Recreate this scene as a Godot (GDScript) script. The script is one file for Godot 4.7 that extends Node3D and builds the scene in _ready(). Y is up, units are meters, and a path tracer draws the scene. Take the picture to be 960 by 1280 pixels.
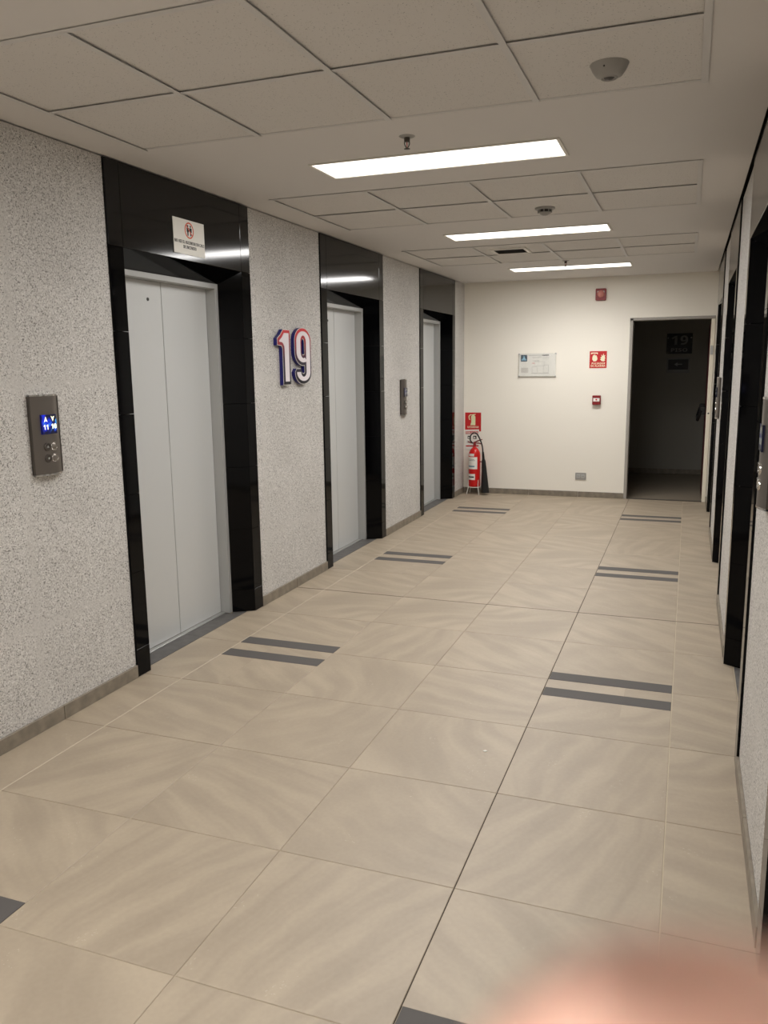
extends Node3D
# Elevator lobby. x runs right, y up, -z down the lobby away from the camera. «D(z)» below: depth along the lobby.

const EYE := Vector3(0, 1.5806, 0)
const LEFT := -2.622     # face of the stone portals and skirting, left
const RIGHT := 0.247     # the same, right
const BACK := -9.974
const FRONT := 7.0       # the hall goes on unlit behind the camera
const TOP := 2.577       # ceiling
const LAMP_X := -1.21
const LIGHT := Color(1.0, 0.992, 0.985)
var M := {}
var taken := {}
var cache := {}
var rng := RandomNumberGenerator.new()


func _ready() -> void:
	rng.seed = 19
	# ---------- camera ----------
	var yaw := -0.356983856
	var pitch := 0.176321045
	var roll := -0.01255519
	var right := Vector3(cos(yaw), 0, sin(yaw))
	var up := Vector3(sin(yaw) * sin(pitch), cos(pitch), -cos(yaw) * sin(pitch))
	var ahead := Vector3(sin(yaw) * cos(pitch), -sin(pitch), -cos(yaw) * cos(pitch))
	var r2 := right * cos(roll) + up * sin(roll)
	var u2 := up * cos(roll) - right * sin(roll)
	var cam := Camera3D.new()
	cam.name = "camera"
	cam.transform = Transform3D(Basis(r2, u2, -ahead), EYE)
	var lens := CameraAttributesPhysical.new()
	lens.frustum_focal_length = 24.0 * 1015.224 / 1280.0
	lens.exposure_aperture = 8.5
	lens.frustum_focus_distance = 5.0
	lens.frustum_near = 0.004
	lens.frustum_far = 60.0
	cam.attributes = lens
	cam.near = 0.004
	cam.far = 60.0
	add_child(cam)
	cam.current = true
	# ---------- environment, exposure ----------
	var env := Environment.new()
	env.background_mode = Environment.BG_COLOR
	env.background_color = Color(0, 0, 0)
	env.tonemap_mode = Environment.TONE_MAPPER_LINEAR
	env.tonemap_exposure = 1.0
	env.sdfgi_enabled = true
	env.ssao_enabled = true
	env.ssil_enabled = true
	var we := WorldEnvironment.new()
	we.name = "world_environment"
	we.environment = env
	add_child(we)

	make_materials()
	ceiling()
	floor_of_tiles()
	walls()
	stairwell()
	elevators()
	lamps()
	ceiling_fittings()
	left_wall_fittings()
	back_wall_fittings()
	extinguisher()
	small_things()
	finger(cam.transform)


# ================= helpers =================
func numbered(called: String) -> String:
	var n: int = taken.get(called, 0)
	taken[called] = n + 1
	return called if n == 0 else "%s_%03d" % [called, n]

func obj(called: String, mesh: Mesh, mat: Material, parent: Node = null, at := Vector3.ZERO) -> MeshInstance3D:
	var o := MeshInstance3D.new()
	o.name = called if parent else numbered(called)
	o.mesh = mesh
	o.material_override = mat
	o.position = at
	(parent if parent else self).add_child(o, true)
	return o

func thing(called: String, label: String, category: String, at := Vector3.ZERO, turn := 0.0, group := "") -> Node3D:
	var o := Node3D.new()
	o.name = numbered(called)
	o.position = at
	o.rotation.y = turn
	add_child(o, true)
	tag(o, label, category, group)
	return o

func tag(o: Node3D, label: String, category: String, group := "") -> void:
	o.set_meta("label", label)
	o.set_meta("category", category)
	if group:
		o.set_meta("group", group)

func struct(called: String, label := "", category := "") -> Node3D:
	var o := Node3D.new()
	o.name = numbered(called)
	add_child(o, true)
	o.set_meta("kind", "structure")
	if label:
		tag(o, label, category)
	return o

func dup(o: Node3D, called: String, label: String, at: Vector3, turn := 0.0) -> Node3D:
	var c: Node3D = o.duplicate()
	c.name = numbered(called)
	c.position = at
	c.rotation.y = turn
	add_child(c, true)
	c.set_meta("label", label)
	return c

func tool() -> SurfaceTool:
	var st := SurfaceTool.new()
	st.begin(Mesh.PRIMITIVE_TRIANGLES)
	st.set_smooth_group(-1)
	return st

# a triangle facing along n, front faces clockwise
func tri(st: SurfaceTool, a: Vector3, b: Vector3, c: Vector3, n: Vector3, smooth: Array = [], uv: Array = []) -> void:
	var order := [0, 1, 2]
	var p := [a, b, c]
	var g := (b - a).cross(c - a)
	if g.dot(n) > 0.0:
		order = [0, 2, 1]
		g = -g
	var flat := -g.normalized()
	for k in order:
		st.set_normal(smooth[k] if smooth.size() else flat)
		st.set_uv(uv[k] if uv.size() else Vector2.ZERO)
		st.add_vertex(p[k])

func quad(st: SurfaceTool, a: Vector3, b: Vector3, c: Vector3, d: Vector3, n: Vector3, uv: Array = []) -> void:
	tri(st, a, b, c, n, [], [uv[0], uv[1], uv[2]] if uv.size() else [])
	tri(st, a, c, d, n, [], [uv[0], uv[2], uv[3]] if uv.size() else [])

# a box with chamfered edges; the UV of each face is its place in metres times «scale», from its corner
func add_box(st: SurfaceTool, at: Vector3, size: Vector3, ch := 0.0) -> void:
	var h := size / 2.0
	if ch <= 0.0:
		for ax in 3:
			for s in [-1.0, 1.0]:
				var n := Vector3.ZERO
				n[ax] = s
				var u := Vector3.ZERO
				u[(ax + 1) % 3] = h[(ax + 1) % 3]
				var v := Vector3.ZERO
				v[(ax + 2) % 3] = h[(ax + 2) % 3]
				var c := at + n * h[ax]
				quad(st, c - u - v, c + u - v, c + u + v, c - u + v, n, [Vector2(0, 0), Vector2(1, 0), Vector2(1, 1), Vector2(0, 1)])
		return
	var i := h - Vector3.ONE * ch
	for ax in 3:
		var b := (ax + 1) % 3
		var c := (ax + 2) % 3
		for s in [-1.0, 1.0]:
			var q := []
			for k in [[-1, -1], [1, -1], [1, 1], [-1, 1]]:
				var p := Vector3.ZERO
				p[ax] = s * h[ax]
				p[b] = k[0] * i[b]
				p[c] = k[1] * i[c]
				q.append(at + p)
			var n := Vector3.ZERO
			n[ax] = s
			quad(st, q[0], q[1], q[2], q[3], n, [Vector2(0, 0), Vector2(1, 0), Vector2(1, 1), Vector2(0, 1)])
		for s in [-1.0, 1.0]:      # the four edges that run along ax
			for t in [-1.0, 1.0]:
				var q := []
				for e in [-1.0, 1.0]:
					var p := Vector3.ZERO
					p[ax] = e * i[ax]
					p[b] = s * h[b]
					p[c] = t * i[c]
					var p2 := p
					p2[b] = s * i[b]
					p2[c] = t * h[c]
					q.append([at + p, at + p2])
				var n := Vector3.ZERO
				n[b] = s
				n[c] = t
				quad(st, q[0][0], q[1][0], q[1][1], q[0][1], n)
	for s in [-1.0, 1.0]:
		for t in [-1.0, 1.0]:
			for r in [-1.0, 1.0]:
				tri(st, at + Vector3(s * h.x, t * i.y, r * i.z), at + Vector3(s * i.x, t * h.y, r * i.z), at + Vector3(s * i.x, t * i.y, r * h.z), Vector3(s, t, r))

func box(size: Vector3, ch := 0.0) -> Mesh:
	var key := "b%s_%s" % [size, ch]
	if not cache.has(key):
		var st := tool()
		add_box(st, Vector3.ZERO, size, ch)
		cache[key] = st.commit()
	return cache[key]

func span_box(st: SurfaceTool, lo: Vector3, hi: Vector3, ch := 0.0) -> void:
	add_box(st, (lo + hi) / 2.0, hi - lo, ch)

# a convex or concave outline (x, y) pushed from z0 to z1, with a chamfer on the front edge
func add_prism(st: SurfaceTool, outline: PackedVector2Array, z0: float, z1: float) -> void:
	var poly := outline.duplicate()
	if Geometry2D.is_polygon_clockwise(poly):
		poly.reverse()
	var ids := Geometry2D.triangulate_polygon(poly)
	for k in range(0, ids.size(), 3):
		var a := poly[ids[k]]
		var b := poly[ids[k + 1]]
		var c := poly[ids[k + 2]]
		tri(st, Vector3(a.x, a.y, z1), Vector3(b.x, b.y, z1), Vector3(c.x, c.y, z1), Vector3.BACK)
		tri(st, Vector3(a.x, a.y, z0), Vector3(b.x, b.y, z0), Vector3(c.x, c.y, z0), Vector3.FORWARD)
	for k in poly.size():
		var a := poly[k]
		var b := poly[(k + 1) % poly.size()]
		var n := Vector3((b - a).y, -(b - a).x, 0)
		quad(st, Vector3(a.x, a.y, z0), Vector3(b.x, b.y, z0), Vector3(b.x, b.y, z1), Vector3(a.x, a.y, z1), n)

func prism(outline: PackedVector2Array, z0: float, z1: float) -> Mesh:
	var st := tool()
	add_prism(st, outline, z0, z1)
	return st.commit()

func circle(r: float, n := 24, c := Vector2.ZERO, squash := 1.0) -> PackedVector2Array:
	var p := PackedVector2Array()
	for k in n:
		p.append(c + Vector2(cos(TAU * k / n) * r, sin(TAU * k / n) * r * squash))
	return p

func rounded(w: float, h: float, r: float, n := 5, c := Vector2.ZERO) -> PackedVector2Array:
	var p := PackedVector2Array()
	for q in 4:
		var o := Vector2((w / 2 - r) * [1, -1, -1, 1][q], (h / 2 - r) * [1, 1, -1, -1][q])
		for k in n + 1:
			var a := PI / 2 * (q + float(k) / n)
			p.append(c + o + Vector2(cos(a), sin(a)) * r)
	return p

# a profile of (radius, height) turned round the y axis; smooth within runs, sharp where a point is doubled
func add_lathe(st: SurfaceTool, profile: Array, segs := 24, at := Vector3.ZERO, frame := Basis.IDENTITY) -> void:
	var normals := []
	for k in profile.size():
		var a: Vector2 = profile[max(k - 1, 0)]
		var b: Vector2 = profile[min(k + 1, profile.size() - 1)]
		if k > 0 and a.distance_to(profile[k]) < 1e-6:
			a = profile[k]
		if k < profile.size() - 1 and b.distance_to(profile[k]) < 1e-6:
			b = profile[k]
		var t := (b - a).normalized()
		normals.append(Vector2(t.y, -t.x))
	for k in profile.size() - 1:
		var p: Vector2 = profile[k]
		var q: Vector2 = profile[k + 1]
		if p.distance_to(q) < 1e-6:
			continue
		for s in segs:
			var v := []
			var n := []
			for e in [[p, normals[k], s], [q, normals[k + 1], s], [q, normals[k + 1], s + 1], [p, normals[k], s + 1]]:
				var a: float = TAU * e[2] / segs
				v.append(at + frame * Vector3(cos(a) * e[0].x, e[0].y, sin(a) * e[0].x))
				n.append((frame * Vector3(cos(a) * e[1].x, e[1].y, sin(a) * e[1].x)).normalized())
			var out: Vector3 = n[0] + n[1] + n[2] + n[3]
			if v[0].distance_to(v[3]) > 1e-7:
				tri(st, v[0], v[2], v[3], out, [n[0], n[2], n[3]])
			if v[1].distance_to(v[2]) > 1e-7:
				tri(st, v[0], v[1], v[2], out, [n[0], n[1], n[2]])

func lathe(profile: Array, segs := 24, frame := Basis.IDENTITY) -> Mesh:
	var st := tool()
	add_lathe(st, profile, segs, Vector3.ZERO, frame)
	return st.commit()

# a tube along points with a radius for each; flattened across «side» by «flat» where given
func add_tube(st: SurfaceTool, pts: Array, radii: Array, segs := 10, caps := true) -> void:
	var rings := []
	var norms := []
	var ref := Vector3.UP
	for k in pts.size():
		var t: Vector3 = (pts[min(k + 1, pts.size() - 1)] - pts[max(k - 1, 0)]).normalized()
		if absf(t.dot(ref)) > 0.95 and k == 0:
			ref = Vector3.RIGHT
		var u := (ref - t * ref.dot(t)).normalized()
		ref = u
		var w := t.cross(u)
		var ring := []
		var nn := []
		for s in segs:
			var a := TAU * s / segs
			var d := u * cos(a) + w * sin(a)
			ring.append(pts[k] + d * radii[min(k, radii.size() - 1)])
			nn.append(d)
		rings.append(ring)
		norms.append(nn)
	for k in pts.size() - 1:
		for s in segs:
			var e := (s + 1) % segs
			tri(st, rings[k][s], rings[k + 1][s], rings[k + 1][e], norms[k][s] + norms[k][e], [norms[k][s], norms[k + 1][s], norms[k + 1][e]])
			tri(st, rings[k][s], rings[k + 1][e], rings[k][e], norms[k][s] + norms[k][e], [norms[k][s], norms[k + 1][e], norms[k][e]])
	if caps:
		for e in [0, pts.size() - 1]:
			var n: Vector3 = (pts[0] - pts[1]) if e == 0 else (pts[-1] - pts[-2])
			for s in segs:
				tri(st, pts[e], rings[e][s], rings[e][(s + 1) % segs], n)

func tube(pts: Array, radii: Array, segs := 10) -> Mesh:
	var st := tool()
	add_tube(st, pts, radii, segs)
	return st.commit()

func smooth_path(pts: Array, steps := 6) -> Array:
	var c := Curve3D.new()
	for k in pts.size():
		var t: Vector3 = (pts[min(k + 1, pts.size() - 1)] - pts[max(k - 1, 0)]) / 6.0
		c.add_point(pts[k], -t, t)
	var out := []
	for k in (pts.size() - 1) * steps + 1:
		out.append(c.samplef(float(k) / steps))
	return out

# lettering, centred at the origin of its parent, facing +z
func letters(text: String, height: float, mat: Material, parent: Node, at: Vector3, called := "lettering", squeeze := 1.0, serif := false) -> MeshInstance3D:
	var f := SystemFont.new()
	f.font_names = PackedStringArray(["Droid Serif" if serif else "Droid Sans"])
	f.font_weight = 700
	var t := TextMesh.new()
	t.font = f
	t.text = text
	t.font_size = 32
	t.pixel_size = height / 23.0
	t.depth = 0.0006
	t.curve_step = 2.0
	t.horizontal_alignment = HORIZONTAL_ALIGNMENT_CENTER
	t.vertical_alignment = VERTICAL_ALIGNMENT_CENTER
	var o := obj(called, t, mat, parent, at)
	o.scale = Vector3(squeeze, 1, 1)
	return o


# ================= materials =================
func paint(r: float, g: float, b: float, rough := 0.6, metal := 0.0, spec := 0.5) -> StandardMaterial3D:
	var m := StandardMaterial3D.new()
	m.albedo_color = Color(r, g, b)
	m.roughness = rough
	m.metallic = metal
	m.metallic_specular = spec
	return m

func noise_map(freq: float, size: int, ramp: Array, kind := FastNoiseLite.TYPE_SIMPLEX_SMOOTH, octaves := 4, s := 1) -> NoiseTexture2D:
	var n := FastNoiseLite.new()
	n.noise_type = kind
	n.frequency = freq
	n.seed = s
	n.fractal_octaves = octaves
	if kind == FastNoiseLite.TYPE_CELLULAR:
		n.fractal_type = FastNoiseLite.FRACTAL_NONE
		n.cellular_return_type = FastNoiseLite.RETURN_CELL_VALUE
		n.cellular_jitter = 1.0
	var t := NoiseTexture2D.new()
	t.width = size
	t.height = size
	t.seamless = true
	t.noise = n
	if ramp.size():
		var g := Gradient.new()
		g.interpolation_mode = Gradient.GRADIENT_INTERPOLATE_LINEAR
		var offs := PackedFloat32Array()
		var cols := PackedColorArray()
		for e in ramp:
			offs.append(e[0])
			cols.append(e[1])
		g.offsets = offs
		g.colors = cols
		t.color_ramp = g
	return t

func tile_picture(s: int, size: int) -> ImageTexture:
	var warp := FastNoiseLite.new()
	warp.seed = s
	warp.frequency = 0.9
	warp.fractal_octaves = 3
	var band := FastNoiseLite.new()
	band.seed = s + 40
	band.frequency = 1.0
	band.fractal_octaves = 4
	var fine := FastNoiseLite.new()
	fine.seed = s + 80
	fine.frequency = 26.0
	fine.fractal_octaves = 3
	var im := Image.create(size, size, false, Image.FORMAT_RGB8)
	var lean: float = [0.35, 0.55, 0.15, -0.3, 0.75][s % 5]
	var fan: float = [0.5, -0.6, 0.2, 0.7, -0.3][s % 5]
	var dark := Color(0.575, 0.520, 0.446)
	var light := Color(0.680, 0.622, 0.538)
	for y in size:
		for x in size:
			var u := float(x) / size
			var v := float(y) / size
			var a := lean + fan * (v - 0.5)
			var w := warp.get_noise_2d(u * 1.3, v * 1.3)
			var along := u * cos(a) + v * sin(a)
			var over := -u * sin(a) + v * cos(a) + w * 0.07
			var b := band.get_noise_2d(along * 0.55, over * 4.2) * 0.85 + warp.get_noise_2d(along * 1.8 + 7.0, over * 2.4 + 3.0) * 0.45
			b = signf(b) * pow(absf(b), 0.85)
			var f := fine.get_noise_2d(u, v)
			im.set_pixel(x, y, dark.lerp(light, clampf(0.55 + b * 0.50 + f * 0.12, 0.0, 1.0)))
	var r := RandomNumberGenerator.new()
	r.seed = s + 5
	for c in 3:      # pale scuffs, in patches
		var mid := Vector2(r.randf(), r.randf()) * size
		for k in r.randi_range(5, 16):
			var p := mid + Vector2(r.randfn(0, 0.07), r.randfn(0, 0.025)).rotated(lean) * size
			var d := Vector2.from_angle(lean + r.randfn(0, 0.5))
			for q in r.randi_range(1, 5):
				var e := p + d * q
				if e.x >= 0 and e.y >= 0 and e.x < size and e.y < size:
					im.set_pixelv(Vector2i(e), light.lightened(r.randf_range(0.08, 0.28)))
	return ImageTexture.create_from_image(im)

func make_materials() -> void:
	# speckled granite
	var g := StandardMaterial3D.new()
	g.albedo_texture = noise_map(0.27, 1024, [
		[0.0, Color(0.42, 0.41, 0.395)], [0.10, Color(0.58, 0.568, 0.55)], [0.20, Color(0.755, 0.742, 0.722)], [0.65, Color(0.80, 0.787, 0.768)],
		[0.85, Color(0.84, 0.828, 0.81)], [1.0, Color(0.92, 0.91, 0.895)]], FastNoiseLite.TYPE_CELLULAR, 1, 7)
	g.uv1_triplanar = true
	g.uv1_world_triplanar = true
	g.uv1_scale = Vector3.ONE * 0.95
	g.roughness = 0.62
	var cloud := noise_map(0.006, 256, [[0.0, Color(0.955, 0.955, 0.955)], [1.0, Color(1, 1, 1)]], FastNoiseLite.TYPE_SIMPLEX_SMOOTH, 4, 3)
	g.detail_enabled = true
	g.detail_albedo = cloud
	g.detail_blend_mode = BaseMaterial3D.BLEND_MODE_MUL
	g.detail_uv_layer = BaseMaterial3D.DETAIL_UV_1
	M.granite = g
	# black stone: polished tiles and satin header panels
	M.black_tile = paint(0.018, 0.018, 0.022, 0.06, 0.0, 0.25)
	M.black_panel = paint(0.018, 0.018, 0.024, 0.09, 0.0, 0.45)
	M.slate = paint(0.39, 0.38, 0.37, 0.55)
	M.slate.albedo_texture = noise_map(0.05, 256, [[0.0, Color(0.8, 0.8, 0.8)], [1.0, Color(1, 1, 1)]], FastNoiseLite.TYPE_SIMPLEX_SMOOTH, 4, 12)
	M.slate.uv1_triplanar = true
	M.slate.uv1_world_triplanar = true
	M.stripe = paint(0.325, 0.31, 0.30, 0.7)
	# floor
	M.tiles = []
	for k in 5:
		var t := StandardMaterial3D.new()
		t.albedo_texture = tile_picture(k, 384)
		t.roughness = 0.52
		t.metallic_specular = 0.70
		M.tiles.append(t)
	M.skirting = paint(0.56, 0.52, 0.46, 0.5)
	M.skirting.albedo_texture = M.slate.albedo_texture
	M.skirting.uv1_triplanar = true
	M.skirting.uv1_world_triplanar = true
	M.grout = paint(0.66, 0.61, 0.53, 0.9)
	M.joint = paint(0.20, 0.17, 0.14, 0.9)
	M.grout_pale = paint(0.77, 0.72, 0.63, 0.9)
	# ceiling
	M.gypsum = paint(0.835, 0.82, 0.805, 0.85)
	M.grid = paint(0.80, 0.79, 0.78, 0.55)
	var pits := Image.create(512, 512, false, Image.FORMAT_RGB8)
	pits.fill(Color(0.825, 0.81, 0.79))
	var r := RandomNumberGenerator.new()
	r.seed = 31
	for k in 1500:
		var p := Vector2i(r.randi_range(1, 508), r.randi_range(1, 508))
		var c := Color(0.825, 0.81, 0.79).darkened(r.randf_range(0.10, 0.42))
		pits.fill_rect(Rect2i(p, Vector2i(r.randi_range(1, 3), r.randi_range(1, 2))), c)
	var tile := StandardMaterial3D.new()
	tile.albedo_texture = ImageTexture.create_from_image(pits)
	tile.roughness = 0.95
	M.ceiling_tile = tile
	# walls
	M.plaster = paint(0.93, 0.91, 0.865, 0.8)
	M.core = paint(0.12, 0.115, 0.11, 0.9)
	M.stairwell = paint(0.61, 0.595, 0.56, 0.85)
	M.stair_floor = paint(0.52, 0.48, 0.42, 0.6)
	# metals, plastics
	M.steel = paint(0.80, 0.805, 0.80, 0.42, 0.25)
	M.frame = paint(0.70, 0.70, 0.69, 0.42, 0.35)
	M.alu = paint(0.72, 0.72, 0.71, 0.35, 0.7)
	M.chrome = paint(0.80, 0.79, 0.77, 0.18, 1.0)
	M.bronze = paint(0.46, 0.435, 0.41, 0.36, 0.75)
	M.button = paint(0.56, 0.535, 0.505, 0.32, 0.8)
	M.bronze_dark = paint(0.34, 0.32, 0.30, 0.4, 0.75)
	M.door_grey = paint(0.62, 0.60, 0.57, 0.5)
	M.white = paint(0.88, 0.865, 0.83, 0.5)
	M.jamb = paint(0.90, 0.87, 0.80, 0.55)
	M.plastic = paint(0.60, 0.59, 0.57, 0.5)
	M.plastic_dark = paint(0.25, 0.24, 0.23, 0.5)
	M.black = paint(0.05, 0.05, 0.05, 0.5)
	M.rubber = paint(0.055, 0.055, 0.06, 0.45)
	M.red = paint(0.78, 0.06, 0.05, 0.28)
	M.red_sign = paint(0.74, 0.09, 0.10, 0.5)
	M.red_dark = paint(0.50, 0.06, 0.07, 0.45)
	M.leaf_red = paint(0.27, 0.05, 0.06, 0.5)
	M.cream = paint(0.93, 0.90, 0.78, 0.6)
	M.sheet = paint(0.90, 0.89, 0.86, 0.5)
	M.sign_grey = paint(0.52, 0.52, 0.51, 0.5)
	M.ink = paint(0.12, 0.12, 0.13, 0.6)
	M.blue_side = paint(0.09, 0.08, 0.40, 0.4)
	M.navy = paint(0.10, 0.09, 0.16, 0.5)
	M.orange_ring = paint(0.83, 0.33, 0.20, 0.5)
	M.glow = paint(1, 1, 1, 0.5)
	M.glow.emission_enabled = true
	M.glow.emission = Color(1.0, 0.98, 0.94)
	M.glow.emission_energy_multiplier = 2.5
	M.clear = paint(0.95, 0.97, 0.96, 0.05)
	M.clear.transparency = BaseMaterial3D.TRANSPARENCY_ALPHA
	M.clear.albedo_color.a = 0.05
	M.skin = paint(0.99, 0.78, 0.69, 0.5)
	M.skin.subsurf_scatter_enabled = true
	M.skin.subsurf_scatter_strength = 0.10
	M.nail = paint(0.90, 0.68, 0.60, 0.25)


# ================= the setting =================
func ceiling() -> void:
	var c := struct("ceiling")
	var st := tool()
	var xa := -2.402
	var xb := 0.002
	var w := LEFT - 0.05
	var e := RIGHT - 0.008     # a shadow gap along the right wall
	var patches := [2.738, 5.17, 7.60]
	span_box(st, Vector3(w, TOP, BACK), Vector3(xa, TOP + 0.1, FRONT))
	span_box(st, Vector3(xb, TOP, BACK), Vector3(e, TOP + 0.1, FRONT))
	var from := -FRONT
	for p in patches:
		span_box(st, Vector3(xa, TOP, -(p - 0.605)), Vector3(xb, TOP + 0.1, -from))
		from = p + 0.605
	span_box(st, Vector3(xa, TOP, BACK), Vector3(xb, TOP + 0.1, -from))
	obj("gypsum_board", st.commit(), M.gypsum, c)
	obj("upper_slab", box(Vector3(e - w + 0.6, 0.1, FRONT - BACK + 0.4)), M.core, c, Vector3((w + e) / 2, TOP + 0.15, (FRONT + BACK) / 2))
	var tile_st := tool()
	# one acoustic tile: its face shows pits
	var s := 0.5945 / 2
	quad(tile_st, Vector3(-s, 0, -s), Vector3(s, 0, -s), Vector3(s, 0, s), Vector3(-s, 0, s), Vector3.DOWN, [Vector2(0, 0), Vector2(1, 0), Vector2(1, 1), Vector2(0, 1)])
	quad(tile_st, Vector3(-s, 0.015, -s), Vector3(s, 0.015, -s), Vector3(s, 0.015, s), Vector3(-s, 0.015, s), Vector3.UP, [Vector2(0, 0), Vector2(1, 0), Vector2(1, 1), Vector2(0, 1)])
	for d in [Vector3(1, 0, 0), Vector3(-1, 0, 0), Vector3(0, 0, 1), Vector3(0, 0, -1)]:
		var t: Vector3 = d.cross(Vector3.UP)
		quad(tile_st, (d - t) * s, (d + t) * s, (d + t) * s + Vector3.UP * 0.015, (d - t) * s + Vector3.UP * 0.015, d)
	var tile_mesh := tile_st.commit()
	for p in patches:
		for row in 2:
			for col in 4:
				var t := obj("ceiling_tile", tile_mesh, M.ceiling_tile, c, Vector3(-2.1 + 0.6 * col, TOP + 0.003, -(p - 0.3 + 0.6 * row)))
				t.rotation.y = PI / 2 * rng.randi_range(0, 3)
		# the exposed grid hangs a little below the tiles: main bars along the lobby, cross bars between them, an angle round the edge
		for col in 3:
			obj("grid_bar", tee(1.2, 0.012), M.grid, c, Vector3(-1.8 + 0.6 * col, TOP - 0.0045, -p)).rotation.y = PI / 2
		for col in 4:
			obj("grid_bar", tee(0.575, 0.012), M.grid, c, Vector3(-2.1 + 0.6 * col, TOP - 0.003, -p))
		for x in [-2.400, 0.0]:
			obj("edge_angle", tee(1.232, 0.012), M.grid, c, Vector3(x, TOP - 0.004, -p)).rotation.y = PI / 2
		for z in [p - 0.604, p + 0.604]:
			obj("edge_angle", tee(2.375, 0.012), M.grid, c, Vector3(-1.2, TOP + (-0.0035 if z < p else 0.0019), -z))

# a bar of the ceiling grid along x: a thin flange and, above it, a narrow stem
func tee(l: float, half: float) -> Mesh:
	var key := "tee%.3f_%.3f" % [l, half]
	if not cache.has(key):
		var st := tool()
		add_box(st, Vector3.ZERO, Vector3(l, 0.0018, half * 2), 0.0003)
		add_box(st, Vector3(0, 0.006, 0), Vector3(l, 0.0098, 0.003))
		cache[key] = st.commit()
	return cache[key]

func floor_tile_mesh(w: float, l: float, u: Vector2) -> Mesh:
	var key := "t%.4f_%.4f_%s" % [w, l, u]
	if cache.has(key):
		return cache[key]
	var st := tool()
	var h := Vector2(w, l) / 2
	var c := 0.0016
	var i := h - Vector2(c, c)
	var uv := func(p: Vector2) -> Vector2: return u + (p + h) / 0.6
	var top := [Vector2(-i.x, -i.y), Vector2(i.x, -i.y), Vector2(i.x, i.y), Vector2(-i.x, i.y)]
	var rim := [Vector2(-h.x, -h.y), Vector2(h.x, -h.y), Vector2(h.x, h.y), Vector2(-h.x, h.y)]
	quad(st, Vector3(top[0].x, 0, top[0].y), Vector3(top[1].x, 0, top[1].y), Vector3(top[2].x, 0, top[2].y), Vector3(top[3].x, 0, top[3].y), Vector3.UP, [uv.call(top[0]), uv.call(top[1]), uv.call(top[2]), uv.call(top[3])])
	for k in 4:
		var a: Vector2 = top[k]
		var b: Vector2 = top[(k + 1) % 4]
		var d: Vector2 = rim[k]
		var e: Vector2 = rim[(k + 1) % 4]
		var mid := (d + e) / 2
		var n := Vector3(mid.x, 0, mid.y).normalized()
		quad(st, Vector3(a.x, 0, a.y), Vector3(b.x, 0, b.y), Vector3(e.x, -0.001, e.y), Vector3(d.x, -0.001, d.y), n + Vector3.UP, [uv.call(a), uv.call(b), uv.call(e), uv.call(d)])
		quad(st, Vector3(d.x, -0.001, d.y), Vector3(e.x, -0.001, e.y), Vector3(e.x, -0.01, e.y), Vector3(d.x, -0.01, d.y), n)
	cache[key] = st.commit()
	return cache[key]

func floor_of_tiles() -> void:
	var f := struct("floor")
	obj("grout_bed", box(Vector3(RIGHT - LEFT + 0.5, 0.1, FRONT - BACK)), M.grout, f, Vector3((LEFT + RIGHT) / 2, -0.0525, (FRONT + BACK) / 2))
	var cols := [LEFT - 0.048, -2.4, -1.8, -1.2, -0.6, 0.0, RIGHT + 0.044]
	var gap := 0.0016
	var K := 5.185
	for c in cols.size() - 1:
		var x0: float = cols[c] + gap
		var x1: float = cols[c + 1] - gap
		for row in range(-12, 8):
			var z0 := K + 0.6 * row
			var z1 := z0 + 0.6
			if row == 7:
				z1 = -BACK - 0.001
			var cuts := [[z0 + (0.005 if row == 0 else gap), z1 - (0.005 if row == -1 else gap)]]
			var stripes := []
			if c == 1 or c == 4:
				for J in [1.585, 3.985, 6.385, 8.785]:
					if absf(z0 - J) < 0.01:
						stripes.append([J + 0.001, J + 0.105])
						cuts = [[J + 0.105, z1 - gap]]
					elif absf(z1 - J) < 0.01:
						stripes.append([J - 0.215, J - 0.11])
						cuts = [[z0 + gap, J - 0.215], [J - 0.11, J - gap]]
			var kind := rng.randi_range(0, 4)
			var turn := rng.randi_range(0, 3)
			for q in cuts:
				var u := Vector2(0, (q[0] - z0) / 0.6 if cuts.size() > 1 or stripes.size() else 0.0)
				var w := x1 - x0
				var l: float = q[1] - q[0]
				var square := absf(w - l) < 0.02
				if not square:
					u.x = 0.37 * (row & 1)
				var o := obj("floor_tile", floor_tile_mesh(w, l, u) if square or turn % 2 == 0 else floor_tile_mesh(w, l, u), M.tiles[kind], f, Vector3((x0 + x1) / 2, 0, -(q[0] + q[1]) / 2))
				o.rotation.y = PI / 2 * (turn if absf(w - l) < 0.0004 else 2 * (turn % 2))
				o.position.y = rng.randf_range(-0.0003, 0.0003)
			for q in stripes:
				obj("floor_stripe", box(Vector3(x1 - x0 - 0.004, 0.01, q[1] - q[0] - 0.001), 0.0006), M.stripe, f, Vector3((x0 + x1) / 2, -0.0048, -(q[0] + q[1]) / 2))
	obj("expansion_joint", box(Vector3(RIGHT - LEFT, 0.006, 0.0115)), M.joint, f, Vector3((LEFT + RIGHT) / 2, -0.0042, -K))
	for e in [[-2.4, M.grout_pale], [0.0, M.grout_pale], [-0.6, M.joint]]:
		obj("grout_line", box(Vector3(0.0028, 0.002, 5.185 + 2.0)), e[1], f, Vector3(e[0], -0.0018, -(5.185 - 2.0) / 2))
		obj("grout_line", box(Vector3(0.0028, 0.002, 4.76)), e[1], f, Vector3(e[0], -0.0018, -7.58))

const PORTAL := 0.6725     # half the width of a stone portal
const LEFT_AT := [4.0, 6.41, 8.84]
const RIGHT_AT := [1.53, 3.92, 6.33, 8.74]

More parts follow.
